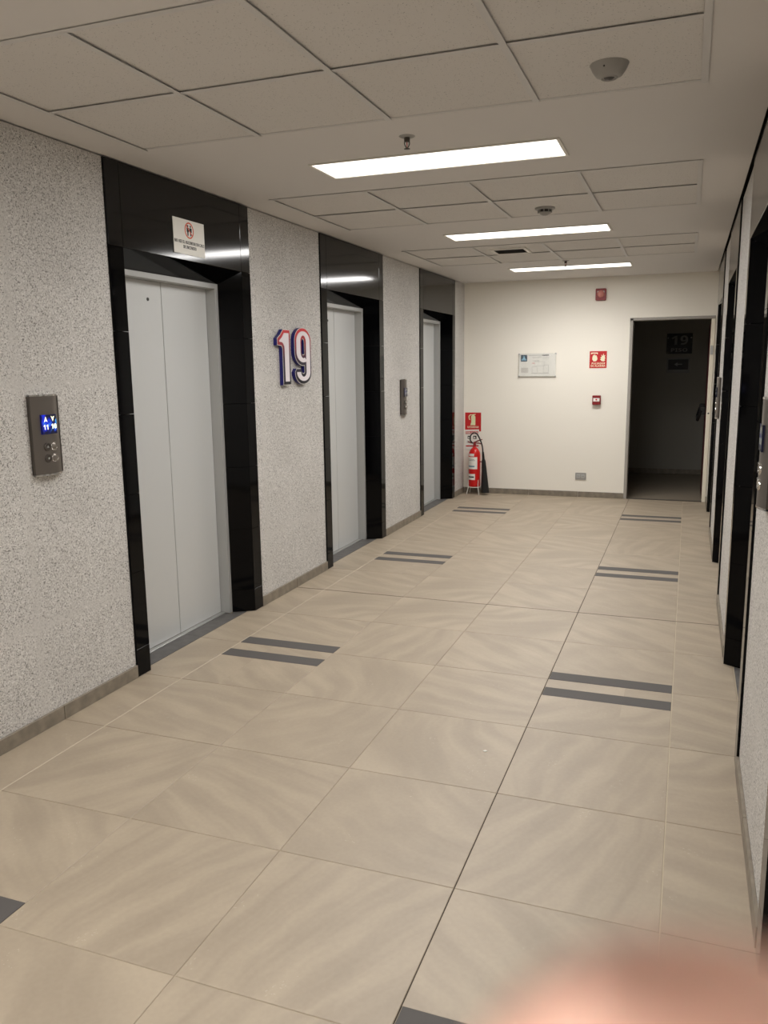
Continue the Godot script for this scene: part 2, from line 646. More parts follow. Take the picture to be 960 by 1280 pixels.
func walls() -> void:
	# the granite between the portals, on a core that closes the room
	for side in [-1, 1]:
		var at: Array = LEFT_AT if side < 0 else RIGHT_AT
		var face: float = LEFT if side < 0 else RIGHT
		var w := struct("wall_left" if side < 0 else "wall_right")
		var b := struct("baseboard_left" if side < 0 else "baseboard_right")
		var edges := [-FRONT]
		for z in at:
			edges += [z - PORTAL, z + PORTAL]
		edges.append(-BACK)
		var core := tool()
		for k in range(0, edges.size(), 2):
			var z0: float = edges[k]
			var z1: float = edges[k + 1]
			var in_x: float = face + side * 0.010
			var out_x: float = face + side * 0.032
			var st := tool()
			span_box(st, Vector3(minf(in_x, out_x), 0.0, -z1 + 0.001), Vector3(maxf(in_x, out_x), TOP - 0.006, -z0 - 0.001), 0.0012)
			obj("granite_panel", st.commit(), M.granite, w)
			span_box(core, Vector3(minf(out_x, face + side * 0.35), -0.05, -z1), Vector3(maxf(out_x, face + side * 0.35), TOP, -z0))
			# skirting in lengths that follow the floor tiles
			var s := z0
			while s < z1 - 0.002:
				var e := minf(z1, 5.185 + 0.6 * (floorf((s - 5.185) / 0.6 + 0.001) + 1.0))
				if e - s > 0.01:
					obj("skirting_tile", box(Vector3(0.012, 0.066, e - s - 0.003), 0.0012), M.skirting, b, Vector3(face + side * 0.004, 0.0335, -(s + e) / 2))
				s = e
		for z in at:
			span_box(core, Vector3(minf(face + side * 0.25, face + side * 0.35), -0.05, -z - PORTAL), Vector3(maxf(face + side * 0.25, face + side * 0.35), TOP, -z + PORTAL))
		obj("wall_core", core.commit(), M.core, w)
	# back wall with its doorway
	var bw := struct("wall_back")
	var st := tool()
	span_box(st, Vector3(LEFT - 0.34, -0.05, BACK - 0.12), Vector3(-0.665, TOP + 0.1, BACK))
	span_box(st, Vector3(-0.665, 2.098, BACK - 0.12), Vector3(0.247, TOP + 0.1, BACK))
	span_box(st, Vector3(0.247, -0.05, BACK - 0.12), Vector3(0.6, TOP + 0.1, BACK))
	obj("plaster", st.commit(), M.plaster, bw)
	var bb := struct("baseboard_back")
	var x := LEFT + 0.006
	while x < -0.68:
		var e := minf(x + 0.6 if x > -2.6 else -2.4, -0.668)
		obj("skirting_tile", box(Vector3(e - x - 0.003, 0.066, 0.012), 0.0012), M.skirting, bb, Vector3((x + e) / 2, 0.0335, BACK + 0.0065))
		x = e
	var fw := struct("wall_front")
	obj("plaster", box(Vector3(RIGHT - LEFT + 0.7, TOP + 0.15, 0.12)), M.core, fw, Vector3((LEFT + RIGHT) / 2, TOP / 2, FRONT + 0.06))

func stairwell() -> void:
	# the unlit room beyond the doorway
	var far := -12.5
	var a := struct("wall_far")
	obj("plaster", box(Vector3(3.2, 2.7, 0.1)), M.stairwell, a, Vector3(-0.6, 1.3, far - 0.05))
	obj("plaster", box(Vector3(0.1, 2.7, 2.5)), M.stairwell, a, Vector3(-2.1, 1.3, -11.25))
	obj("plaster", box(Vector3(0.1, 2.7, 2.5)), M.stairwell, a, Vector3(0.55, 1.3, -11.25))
	obj("skirting", box(Vector3(2.5, 0.07, 0.012), 0.002), M.skirting, a, Vector3(-0.8, 0.035, far + 0.006))
	var f := struct("floor_far")
	obj("concrete", box(Vector3(2.8, 0.1, 2.55)), M.stair_floor, f, Vector3(-0.78, -0.054, -11.235))
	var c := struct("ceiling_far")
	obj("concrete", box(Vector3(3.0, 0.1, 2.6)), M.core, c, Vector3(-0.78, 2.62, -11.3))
	# the doorway: grey metal frame on the left and over the top, pale jamb on the right
	var d := struct("door_1")
	var st := tool()
	span_box(st, Vector3(-0.667, 0, BACK - 0.13), Vector3(-0.632, 2.1, BACK + 0.008), 0.003)
	span_box(st, Vector3(-0.667, 2.072, BACK - 0.13), Vector3(0.246, 2.103, BACK + 0.008), 0.003)
	obj("door_frame", st.commit(), M.door_grey, d)
	obj("door_jamb", box(Vector3(0.042, 2.07, 0.14), 0.003), M.jamb, d, Vector3(0.225, 1.035, BACK - 0.06))
	obj("hinge", box(Vector3(0.03, 0.10, 0.012), 0.003), M.frame, d, Vector3(0.222, 1.725, BACK + 0.012))
	var hole := lathe([Vector2(0, 0), Vector2(0.009, 0), Vector2(0.011, -0.004)], 14, Basis(Vector3.RIGHT, PI / 2))
	obj("latch_hole", hole, M.black, d, Vector3(0.225, 1.02, BACK + 0.0115))
	obj("threshold", box(Vector3(0.84, 0.006, 0.05), 0.002), M.bronze_dark, d, Vector3(-0.21, 0.0025, BACK - 0.02))
	# the red leaf that stands open into the dark, with its push bar
	var leaf := thing("fire_door_leaf", "dark red door leaf standing open inside the dark doorway, a black push bar on it", "door", Vector3(0.222, 0, BACK - 0.15))
	obj("leaf", box(Vector3(0.045, 2.03, 0.82), 0.003), M.leaf_red, leaf, Vector3(0, 1.022, -0.42))
	var bar := tool()
	span_box(bar, Vector3(-0.085, 0.99, -0.14), Vector3(-0.022, 1.09, -0.06), 0.008)
	span_box(bar, Vector3(-0.085, 0.99, -0.78), Vector3(-0.022, 1.09, -0.70), 0.008)
	add_tube(bar, [Vector3(-0.075, 1.04, -0.06), Vector3(-0.105, 0.93, -0.10), Vector3(-0.105, 0.93, -0.74), Vector3(-0.075, 1.04, -0.78)], [0.018], 10)
	obj("push_bar", bar.commit(), M.black, leaf)
	# signs on the far wall
	var s := thing("floor_sign", "dark 19 PISO floor sign on the unlit wall inside the doorway", "sign", Vector3(-0.152, 1.86, far))
	obj("plate", box(Vector3(0.345, 0.285, 0.006), 0.002), M.black, s, Vector3(0, 0, 0.004))
	letters("19", 0.125, M.sign_grey, s, Vector3(0, 0.045, 0.0075), "lettering", 1.25)
	letters("PISO", 0.05, M.sign_grey, s, Vector3(0, -0.09, 0.0075), "lettering", 1.5)
	for k in [-1, 1]:
		obj("screw", lathe([Vector2(0, 0.004), Vector2(0.008, 0.003), Vector2(0.010, 0)], 12, Basis(Vector3.RIGHT, PI / 2)), M.alu, s, Vector3(0.155 * k, 0.08, 0.007))
	var t := thing("arrow_sign", "dark sign with a left pointing arrow below the 19 PISO sign", "sign", Vector3(-0.155, 1.555, far))
	obj("backing", box(Vector3(0.31, 0.21, 0.004), 0.001), M.sign_grey, t, Vector3(0, 0, 0.003))
	obj("plate", box(Vector3(0.27, 0.145, 0.004), 0.001), M.black, t, Vector3(0, 0.012, 0.007))
	obj("arrow", prism(PackedVector2Array([Vector2(-0.055, 0.015), Vector2(-0.01, 0.043), Vector2(-0.01, 0.022), Vector2(0.055, 0.022), Vector2(0.055, 0.008), Vector2(-0.01, 0.008), Vector2(-0.01, -0.013)]), 0.0095, 0.0105), M.sign_grey, t)


# ================= elevators =================
# facing +z, its front at z = 0, centred on x = 0
func make_elevator(label: String, at: Vector3, turn: float) -> Node3D:
	var t := thing("elevator", label, "elevator", at, turn)
	var o := 0.566      # opening at the front
	var i := 0.490      # opening at the metal frame
	var deep := -0.128
	var levels := [0.0, 0.15, 0.555, 0.96, 1.365, 1.77, 2.172]
	var top := TOP - 0.006
	obj("header_panel", box(Vector3(2 * o - 0.002, top - 2.172 - 0.002, 0.02), 0.0012), M.black_panel, t, Vector3(0, (top + 2.172) / 2, -0.010))
	for s in [-1, 1]:
		obj("header_tile", box(Vector3(PORTAL - o - 0.002, top - 2.172 - 0.002, 0.02), 0.0012), M.black_panel, t, Vector3(s * (o + PORTAL) / 2, (top + 2.172) / 2, -0.010))
		for k in levels.size() - 1:
			var y0: float = levels[k] + (0.0015 if k == 0 else 0.001)
			var y1: float = levels[k + 1] - 0.001
			obj("jamb_tile", box(Vector3(PORTAL - o - 0.001, y1 - y0, 0.02), 0.0004), M.black_tile, t, Vector3(s * (o + PORTAL) / 2, (y0 + y1) / 2, -0.010))
			# splayed reveal tile, mitred to the front one
			var st := tool()
			var up: float = y1 - (0.0 if k < 5 else 0.0)
			var a := Vector2(s * (o + 0.0006), -0.002)
			var b := Vector2(s * i, deep)
			var back := Vector2(s * 0.018, -0.003)
			var p := [a, b, b + back, a + back]
			var mid: Vector2 = (p[0] + p[1] + p[2] + p[3]) / 4.0
			# at the top the reveal is cut along the sloping soffit
			var drop_b := (2.172 - 2.096) if k == 5 else 0.0
			var h := [up, up - drop_b, up - drop_b, up]
			for e in 4:
				var f := (e + 1) % 4
				var m2: Vector2 = (p[e] + p[f]) / 2.0 - mid
				quad(st, Vector3(p[e].x, y0, p[e].y), Vector3(p[f].x, y0, p[f].y), Vector3(p[f].x, h[f], p[f].y), Vector3(p[e].x, h[e], p[e].y), Vector3(m2.x, 0, m2.y))
			quad(st, Vector3(p[0].x, h[0], p[0].y), Vector3(p[1].x, h[1], p[1].y), Vector3(p[2].x, h[2], p[2].y), Vector3(p[3].x, h[3], p[3].y), Vector3.UP)
			quad(st, Vector3(p[0].x, y0, p[0].y), Vector3(p[1].x, y0, p[1].y), Vector3(p[2].x, y0, p[2].y), Vector3(p[3].x, y0, p[3].y), Vector3.DOWN)
			obj("reveal_tile", st.commit(), M.black_tile, t)
	# sloping soffit
	var so := tool()
	var q := [Vector3(-o, 2.1715, -0.002), Vector3(o, 2.1715, -0.002), Vector3(i, 2.0955, deep), Vector3(-i, 2.0955, deep)]
	var rise := Vector3(0, 0.018, -0.004)
	quad(so, q[0], q[1], q[2], q[3], Vector3(0, -1, 0.3))
	quad(so, q[0] + rise, q[1] + rise, q[2] + rise, q[3] + rise, Vector3(0, 1, -0.3))
	for e in 4:
		var f := (e + 1) % 4
		quad(so, q[e], q[f], q[f] + rise, q[e] + rise, (q[e] + q[f]) / 2 - Vector3(0, 2.13, deep / 2))
	obj("soffit_tile", so.commit(), M.black_tile, t)
	# metal frame: a face and a return round the doors
	var fr := tool()
	for s in [-1, 1]:
		span_box(fr, Vector3(minf(s * 0.462, s * (i + 0.012)), 0.0015, -0.205), Vector3(maxf(s * 0.462, s * (i + 0.012)), 2.1, deep - 0.001), 0.0015)
	span_box(fr, Vector3(-0.462, 2.066, -0.205), Vector3(0.462, 2.1, deep - 0.001), 0.0015)
	obj("door_frame", fr.commit(), M.frame, t)
	for s in [-1, 1]:
		var leaf := obj("door_panel", box(Vector3(0.4575, 2.058, 0.03), 0.0015), M.steel, t, Vector3(s * 0.2305, 1.036, -0.212 + 0.0005 * s))
		if s < 0:
			obj("key_hole", lathe([Vector2(0, 0.001), Vector2(0.004, 0.001), Vector2(0.0045, 0.003), Vector2(0.009, 0.003), Vector2(0.010, 0)], 16, Basis(Vector3.RIGHT, PI / 2)), M.plastic_dark, leaf, Vector3(0.105, 0.93, 0.0151))
	obj("head_track", box(Vector3(0.92, 0.012, 0.05)), M.plastic_dark, t, Vector3(0, 2.0675, -0.225))
	# the sill: a metal track and two dark stone slabs
	obj("sill_track", box(Vector3(0.92, 0.008, 0.03), 0.001), M.alu, t, Vector3(0, 0.003, -0.18))
	for s in [-1, 1]:
		obj("sill_slab", prism_flat([Vector2(s * 0.0012, -0.05), Vector2(s * 0.533, -0.05), Vector2(s * 0.495, deep + 0.006), Vector2(s * 0.461, deep + 0.006), Vector2(s * 0.461, -0.164), Vector2(s * 0.0012, -0.164)], -0.008, 0.0008), M.slate, t)
	return t

# an outline on the ground (x, z) with a thickness in y
func prism_flat(outline: Array, y0: float, y1: float) -> Mesh:
	var st := tool()
	var poly := PackedVector2Array(outline)
	if Geometry2D.is_polygon_clockwise(poly):
		poly.reverse()
	var ids := Geometry2D.triangulate_polygon(poly)
	for k in range(0, ids.size(), 3):
		for e in [[y1, Vector3.UP], [y0, Vector3.DOWN]]:
			tri(st, Vector3(poly[ids[k]].x, e[0], poly[ids[k]].y), Vector3(poly[ids[k + 1]].x, e[0], poly[ids[k + 1]].y), Vector3(poly[ids[k + 2]].x, e[0], poly[ids[k + 2]].y), e[1])
	for k in poly.size():
		var a := poly[k]
		var b := poly[(k + 1) % poly.size()]
		quad(st, Vector3(a.x, y0, a.y), Vector3(b.x, y0, b.y), Vector3(b.x, y1, b.y), Vector3(a.x, y1, a.y), Vector3((b - a).y, 0, -(b - a).x))
	return st.commit()

func elevators() -> void:
	var first := make_elevator("elevator in the left wall under the white no-use sign, black stone portal and grey doors", Vector3(LEFT, 0, -LEFT_AT[0]), PI / 2)
	dup(first, "elevator", "elevator in the left wall just beyond the raised number 19, black portal", Vector3(LEFT, 0, -LEFT_AT[1]), PI / 2)
	dup(first, "elevator", "elevator in the left wall nearest to the fire extinguisher, black portal", Vector3(LEFT, 0, -LEFT_AT[2]), PI / 2)
	dup(first, "elevator", "elevator at the lower right edge of the photo, only its far black jamb in view", Vector3(RIGHT, 0, -RIGHT_AT[0]), -PI / 2)
	dup(first, "elevator", "elevator in the right wall just beyond the nearer call panel there, wide black jamb", Vector3(RIGHT, 0, -RIGHT_AT[1]), -PI / 2)
	dup(first, "elevator", "elevator in the right wall just before the farther slim call panel", Vector3(RIGHT, 0, -RIGHT_AT[2]), -PI / 2)
	dup(first, "elevator", "elevator in the right wall beside the dark doorway, farthest on that side", Vector3(RIGHT, 0, -RIGHT_AT[3]), -PI / 2)


# ================= lamps =================
func lamps() -> void:
	var at := [4.04, 6.43, 8.83, 1.62, -0.78]
	var power := [1.0, 1.0, 1.0, 0.5, 2.5]
	var words := ["largest bright ceiling light panel, nearest the camera, beside a sprinkler", "middle one of the three bright ceiling light panels, beyond the smoke detector", "smallest bright ceiling light panel, nearest the white back wall", "bright ceiling light panel overhead, just out of view above the near floor", "ceiling light panel behind the camera"]
	for k in at.size():
		var t := thing("ceiling_light", words[k], "ceiling light", Vector3(LAMP_X, TOP, -at[k]), 0.0, "ceiling light panels")
		var st := tool()
		for s in [-1, 1]:
			span_box(st, Vector3(-0.617, -0.007, minf(s * 0.152, s * 0.162)), Vector3(0.617, 0.0, maxf(s * 0.152, s * 0.162)), 0.0015)
			span_box(st, Vector3(minf(s * 0.601, s * 0.617), -0.007, -0.152), Vector3(maxf(s * 0.601, s * 0.617), 0.0, 0.152), 0.0015)
		obj("frame", st.commit(), M.white, t)
		obj("diffuser", box(Vector3(1.202, 0.003, 0.304)), M.glow, t, Vector3(0, -0.0018, 0))
		var l := AreaLight3D.new()
		l.name = "light"
		l.area_size = Vector2(1.19, 0.29)
		l.area_normalize_energy = true
		l.light_energy = 2.05 * power[k]
		l.light_color = LIGHT
		l.shadow_enabled = true
		l.area_range = 14.0
		l.area_attenuation = 2.0
		l.position = Vector3(0, -0.0055, 0)
		l.rotation.x = -PI / 2
		t.add_child(l)
		# the prismatic diffuser throws most of the light downwards: a row of wide, soft spots along the panel
		for e in 5:
			var p := SpotLight3D.new()
			p.name = "beam"
			p.spot_angle = 80.0
			p.spot_angle_attenuation = 1.0
			p.spot_range = 14.0
			p.spot_attenuation = 2.0
			p.light_size = 0.02
			p.light_energy = 0.37 * power[k]
			p.light_color = LIGHT
			p.shadow_enabled = true
			p.position = Vector3(-0.48 + 0.24 * e, -0.012, 0)
			p.rotation.x = -PI / 2
			t.add_child(p, true)


# ================= fittings =================
func ceiling_fittings() -> void:
	var down := Basis(Vector3.RIGHT, PI)
	var s := thing("sprinkler", "chrome pendent sprinkler beside the largest ceiling light", "sprinkler", Vector3(-1.213, TOP, -3.60), 0.3, "ceiling sprinklers")
	obj("escutcheon", lathe([Vector2(0, 0.006), Vector2(0.016, 0.006), Vector2(0.030, 0.004), Vector2(0.036, 0.0)], 28, down), M.plastic, s)
	obj("body", lathe([Vector2(0.013, 0.004), Vector2(0.013, 0.004), Vector2(0.013, 0.02), Vector2(0.013, 0.02), Vector2(0.009, 0.024), Vector2(0, 0.024)], 14, down), M.bronze_dark, s)
	var arms := tool()
	for k in [-1, 1]:
		add_tube(arms, smooth_path([Vector3(0.010 * k, -0.02, 0), Vector3(0.011 * k, -0.032, 0), Vector3(0.004 * k, -0.046, 0), Vector3(0, -0.05, 0)], 4), [0.0022], 8)
	obj("frame_arms", arms.commit(), M.bronze_dark, s)
	obj("bulb", tube([Vector3(0, -0.022, 0), Vector3(0, -0.046, 0)], [0.0018], 8), M.red, s)
	obj("deflector", lathe([Vector2(0, 0.050), Vector2(0.013, 0.051), Vector2(0.014, 0.053), Vector2(0, 0.055)], 18, down), M.bronze_dark, s)
	dup(s, "sprinkler", "small sprinkler right beside the farthest, smallest ceiling light", Vector3(-1.178, TOP, -8.29), 0.9)
	# motion sensor dome
	var d := thing("motion_sensor", "grey dome sensor on the ceiling tile, close above the camera's right", "sensor", Vector3(-0.305, TOP + 0.007, -3.055))
	obj("housing", lathe([Vector2(0, 0.046), Vector2(0.030, 0.046), Vector2(0.044, 0.040), Vector2(0.056, 0.024), Vector2(0.064, 0.006), Vector2(0.066, 0.0)], 36, down), M.plastic, d)
	obj("sensor_lens", lathe([Vector2(0, 0.053), Vector2(0.012, 0.051), Vector2(0.018, 0.046)], 20, down), M.plastic_dark, d)
	obj("ring", lathe([Vector2(0.022, 0.0462), Vector2(0.024, 0.050), Vector2(0.027, 0.050), Vector2(0.029, 0.0455)], 28, down), M.plastic, d)
	obj("indicator", lathe([Vector2(0, 0.002), Vector2(0.003, 0.001), Vector2(0.003, 0)], 10, Basis(Vector3.RIGHT, PI / 2)), M.ink, d, Vector3(-0.012, -0.024, 0.055))
	# smoke detector
	var k := thing("smoke_detector", "white smoke detector with dark vents, before the middle ceiling light", "smoke detector", Vector3(-0.925, TOP + 0.007, -5.52))
	obj("base", lathe([Vector2(0, 0.016), Vector2(0.060, 0.016), Vector2(0.064, 0.012), Vector2(0.064, 0.0)], 32, down), M.plastic, k)
	obj("vent_ring", lathe([Vector2(0.036, 0.016), Vector2(0.034, 0.036), Vector2(0.0, 0.036)], 24, down), M.plastic_dark, k)
	for e in 8:
		var rib := obj("rib", box(Vector3(0.005, 0.022, 0.016), 0.001), M.plastic, k, Vector3(sin(TAU * e / 8) * 0.038, -0.026, cos(TAU * e / 8) * 0.038))
		rib.rotation.y = TAU * e / 8
	obj("cap", lathe([Vector2(0, 0.052), Vector2(0.016, 0.051), Vector2(0.030, 0.043), Vector2(0.040, 0.035), Vector2(0.040, 0.032), Vector2(0, 0.032)], 28, down), M.plastic, k)
	# air grille
	var v := thing("air_vent", "small white ceiling air grille with dark slots, beyond the smoke detector", "vent", Vector3(-1.53, TOP + 0.004, -7.38))
	var st := tool()
	for e in [-1, 1]:
		span_box(st, Vector3(-0.16, -0.012, minf(e * 0.13, e * 0.16)), Vector3(0.16, 0.003, maxf(e * 0.13, e * 0.16)), 0.003)
		span_box(st, Vector3(minf(e * 0.13, e * 0.16), -0.012, -0.13), Vector3(maxf(e * 0.13, e * 0.16), 0.003, 0.13), 0.003)
	obj("grille_frame", st.commit(), M.white, v)
	obj("duct", box(Vector3(0.26, 0.002, 0.26)), M.black, v, Vector3(0, -0.001, 0))
	for e in 9:
		var sl := obj("slat", box(Vector3(0.26, 0.002, 0.016), 0.0005), M.plastic_dark, v, Vector3(0, -0.006, -0.116 + 0.029 * e))
		sl.rotation.x = 0.5

func ribbon(path: Array, w: float, z0: float, z1: float, side_mat := false) -> Mesh:
	# a flat stroke along a path in x, y, with thickness from z0 to z1; square ends; UV.y runs down the glyph
	var st := tool()
	var l := []
	var r := []
	for k in path.size():
		var a: Vector2 = path[max(k - 1, 0)]
		var b: Vector2 = path[min(k + 1, path.size() - 1)]
		var p: Vector2 = path[k]
		var t := (b - a).normalized()
		var n := Vector2(-t.y, t.x)
		var m := w
		if k > 0 and k < path.size() - 1:
			var t1 := (p - a).normalized()
			m = w / maxf(0.5, absf(n.dot(Vector2(-t1.y, t1.x))))
		l.append(p + n * m)
		r.append(p - n * m)
	var uv := func(p: Vector2) -> Vector2: return Vector2(0.5, 0.5 - p.y / 0.48)
	for k in path.size() - 1:
		var q := [l[k], r[k], r[k + 1], l[k + 1]]
		var us := [uv.call(q[0]), uv.call(q[1]), uv.call(q[2]), uv.call(q[3])]
		quad(st, Vector3(q[0].x, q[0].y, z1), Vector3(q[1].x, q[1].y, z1), Vector3(q[2].x, q[2].y, z1), Vector3(q[3].x, q[3].y, z1), Vector3.BACK, us)
		quad(st, Vector3(q[0].x, q[0].y, z0), Vector3(q[1].x, q[1].y, z0), Vector3(q[2].x, q[2].y, z0), Vector3(q[3].x, q[3].y, z0), Vector3.FORWARD, us)
		for e in [[q[0], q[3], q[0] - q[1]], [q[1], q[2], q[1] - q[0]]]:
			var n := Vector3(e[2].x, e[2].y, 0)
			quad(st, Vector3(e[0].x, e[0].y, z0), Vector3(e[1].x, e[1].y, z0), Vector3(e[1].x, e[1].y, z1), Vector3(e[0].x, e[0].y, z1), n, [uv.call(e[0]), uv.call(e[1]), uv.call(e[1]), uv.call(e[0])])
	for e in [[0, 1], [path.size() - 1, path.size() - 2]]:
		var n: Vector2 = path[e[0]] - path[e[1]]
		quad(st, Vector3(l[e[0]].x, l[e[0]].y, z0), Vector3(r[e[0]].x, r[e[0]].y, z0), Vector3(r[e[0]].x, r[e[0]].y, z1), Vector3(l[e[0]].x, l[e[0]].y, z1), Vector3(n.x, n.y, 0), [uv.call(l[e[0]]), uv.call(r[e[0]]), uv.call(r[e[0]]), uv.call(l[e[0]])])
	return st.commit()

# as add_prism(), with UV.y running down the glyph for the printed rim
func add_shaded_prism(st: SurfaceTool, outline: PackedVector2Array, z0: float, z1: float) -> void:
	if Geometry2D.is_polygon_clockwise(outline):
		outline.reverse()
	var ids := Geometry2D.triangulate_polygon(outline)
	var uv := func(p: Vector2) -> Vector2: return Vector2(0.5, 0.5 - p.y / 0.48)
	for k in range(0, ids.size(), 3):
		var a := outline[ids[k]]
		var b := outline[ids[k + 1]]
		var c := outline[ids[k + 2]]
		tri(st, Vector3(a.x, a.y, z1), Vector3(b.x, b.y, z1), Vector3(c.x, c.y, z1), Vector3.BACK, [], [uv.call(a), uv.call(b), uv.call(c)])
	for k in outline.size():
		var a := outline[k]
		var b := outline[(k + 1) % outline.size()]
		quad(st, Vector3(a.x, a.y, z0), Vector3(b.x, b.y, z0), Vector3(b.x, b.y, z1), Vector3(a.x, a.y, z1), Vector3((b - a).y, -(b - a).x, 0), [uv.call(a), uv.call(b), uv.call(b), uv.call(a)])

func arc(c: Vector2, rx: float, ry: float, a0: float, a1: float, n := 12) -> Array:
	var p := []
	for k in n + 1:
		var a := deg_to_rad(lerpf(a0, a1, float(k) / n))
		p.append(c + Vector2(cos(a) * rx, sin(a) * ry))
	return p

# the outlines of a figure, outer ones and holes, grown by so much; as pieces without holes
func pieces(outlines: Array, by: float) -> Array:
	var outer := []
	var holes := []
	for p in outlines:
		var q: PackedVector2Array = p.duplicate()
		if outlines.size() > 1 and Geometry2D.is_polygon_clockwise(q):
			q.reverse()
			holes += Geometry2D.offset_polygon(q, -by, Geometry2D.JOIN_ROUND)
		else:
			if Geometry2D.is_polygon_clockwise(q):
				q.reverse()
			outer += Geometry2D.offset_polygon(q, by, Geometry2D.JOIN_ROUND if outlines.size() > 1 else Geometry2D.JOIN_MITER)
	if holes.is_empty():
		return outer
	var out := []
	var cut := 0.0
	for h in holes[0]:
		cut += h.x / holes[0].size()
	for half in [PackedVector2Array([Vector2(-1, -1), Vector2(cut, -1), Vector2(cut, 1), Vector2(-1, 1)]), PackedVector2Array([Vector2(cut, -1), Vector2(1, -1), Vector2(1, 1), Vector2(cut, 1)])]:
		for p in outer:
			for q in Geometry2D.intersect_polygons(p, half):
				out += Geometry2D.clip_polygons(q, holes[0])
	return out

func digit(called: String, label: String, at: Vector3, outlines: Array, face_mat: Material, rim_mat: Material) -> void:
	var t := thing(called, label, "number sign", at, PI / 2, "raised digits of the floor number")
	for e in [["letter_body", 0.024, 0.0, 0.027, M.blue_side], ["keyline", 0.0245, 0.027, 0.0285, M.white], ["rim", 0.0205, 0.0285, 0.0305, rim_mat], ["face", 0.0, 0.0305, 0.033, face_mat]]:
		var st := tool()
		for p in pieces(outlines, e[1]):
			add_shaded_prism(st, p, e[2], e[3])
		obj(e[0], st.commit(), e[4], t)

func left_wall_fittings() -> void:
	# raised digits; each is a blue body, a printed rim that runs from red down to navy, and a white face
	var g := Gradient.new()
	g.offsets = PackedFloat32Array([0.0, 0.16, 0.42, 0.60, 1.0])
	g.colors = PackedColorArray([Color(0.82, 0.14, 0.16), Color(0.78, 0.14, 0.18), Color(0.45, 0.12, 0.22), Color(0.13, 0.08, 0.20), Color(0.07, 0.06, 0.09)])
	var gt := GradientTexture2D.new()
	gt.gradient = g
	gt.fill_from = Vector2(0, 0)
	gt.fill_to = Vector2(0, 1)
	gt.width = 8
	gt.height = 128
	var rim := paint(1, 1, 1, 0.45)
	rim.albedo_texture = gt
	var face := paint(0.93, 0.90, 0.92, 0.35)
	var wall := LEFT - 0.0095
	var one := PackedVector2Array([Vector2(0.030, 0.168), Vector2(0.030, -0.180), Vector2(-0.031, -0.180), Vector2(-0.032, 0.050), Vector2(-0.036, 0.072), Vector2(-0.048, 0.090), Vector2(-0.068, 0.102), Vector2(-0.108, 0.104), Vector2(-0.108, 0.113), Vector2(-0.070, 0.136), Vector2(-0.036, 0.168)])
	for k in one.size():
		one[k].y *= 0.94
	digit("digit_one", "raised figure one, white with red and blue rim, on granite left of the nine", Vector3(wall, 1.661, -5.102), [one], face, rim)
	# the nine is a stroke that is broad where it runs down and thin where it turns
	var wide := 2.1
	var path := PackedVector2Array([Vector2(-0.0365, -0.113)] + arc(Vector2(0, -0.115), 0.0365, 0.047, 180, 360, 14) + arc(Vector2(0, 0.10), 0.0365, 0.058, 0, 180, 16) + arc(Vector2(0, 0.025), 0.0365, 0.056, 180, 300, 10))
	var nine := []
	for p in Geometry2D.offset_polyline(path, 0.0145, Geometry2D.JOIN_ROUND, Geometry2D.END_BUTT):
		var q := PackedVector2Array()
		for v in p:
			q.append(Vector2(v.x * wide, v.y))
		nine.append(q)
	digit("digit_nine", "raised figure nine, white with red and blue rim, on granite right of the one", Vector3(wall, 1.668, -5.358), nine, face, rim)
	# sign over the first elevator
	var s := thing("prohibition_sign", "white plate with a red no-use circle and two figures above the nearest left elevator", "sign", Vector3(LEFT, 2.295, -4.008), PI / 2)
	obj("plate", box(Vector3(0.30, 0.185, 0.004), 0.001), M.sheet, s, Vector3(0, 0, 0.0025))
	obj("ring", ring(0.043, 0.036, 0.0046, 0.0052), M.orange_ring, s, Vector3(0, 0.038, 0))
	var bar := obj("slash", box(Vector3(0.074, 0.006, 0.0006)), M.orange_ring, s, Vector3(0, 0.038, 0.0052))
	bar.rotation.z = -0.75
	for k in [-1, 1]:
		var fig := tool()
		add_prism(fig, circle(0.0065, 12, Vector2(0, 0.0245)), 0.0046, 0.0049)
		add_prism(fig, PackedVector2Array([Vector2(-0.011, 0.016), Vector2(0.011, 0.016), Vector2(0.010, -0.006), Vector2(0.006, -0.006), Vector2(0.005, -0.026), Vector2(-0.005, -0.026), Vector2(-0.006, -0.006), Vector2(-0.010, -0.006)]), 0.0046, 0.0049)
		obj("figure", fig.commit(), M.ink, s, Vector3(0.0135 * k, 0.036, 0))
	letters("NO USE EL ASCENSOR EN CASO", 0.0165, M.ink, s, Vector3(0, -0.028, 0.0048), "lettering", 0.86)
	letters("DE INCENDIO", 0.0165, M.ink, s, Vector3(0, -0.053, 0.0048), "lettering", 0.86)
	make_call_panels()

func ring(r1: float, r0: float, z0: float, z1: float) -> Mesh:
	return lathe([Vector2(r0, z0), Vector2(r0, z1), Vector2(r0, z1), Vector2(r1, z1), Vector2(r1, z1), Vector2(r1, z0)], 32, Basis(Vector3.RIGHT, PI / 2))

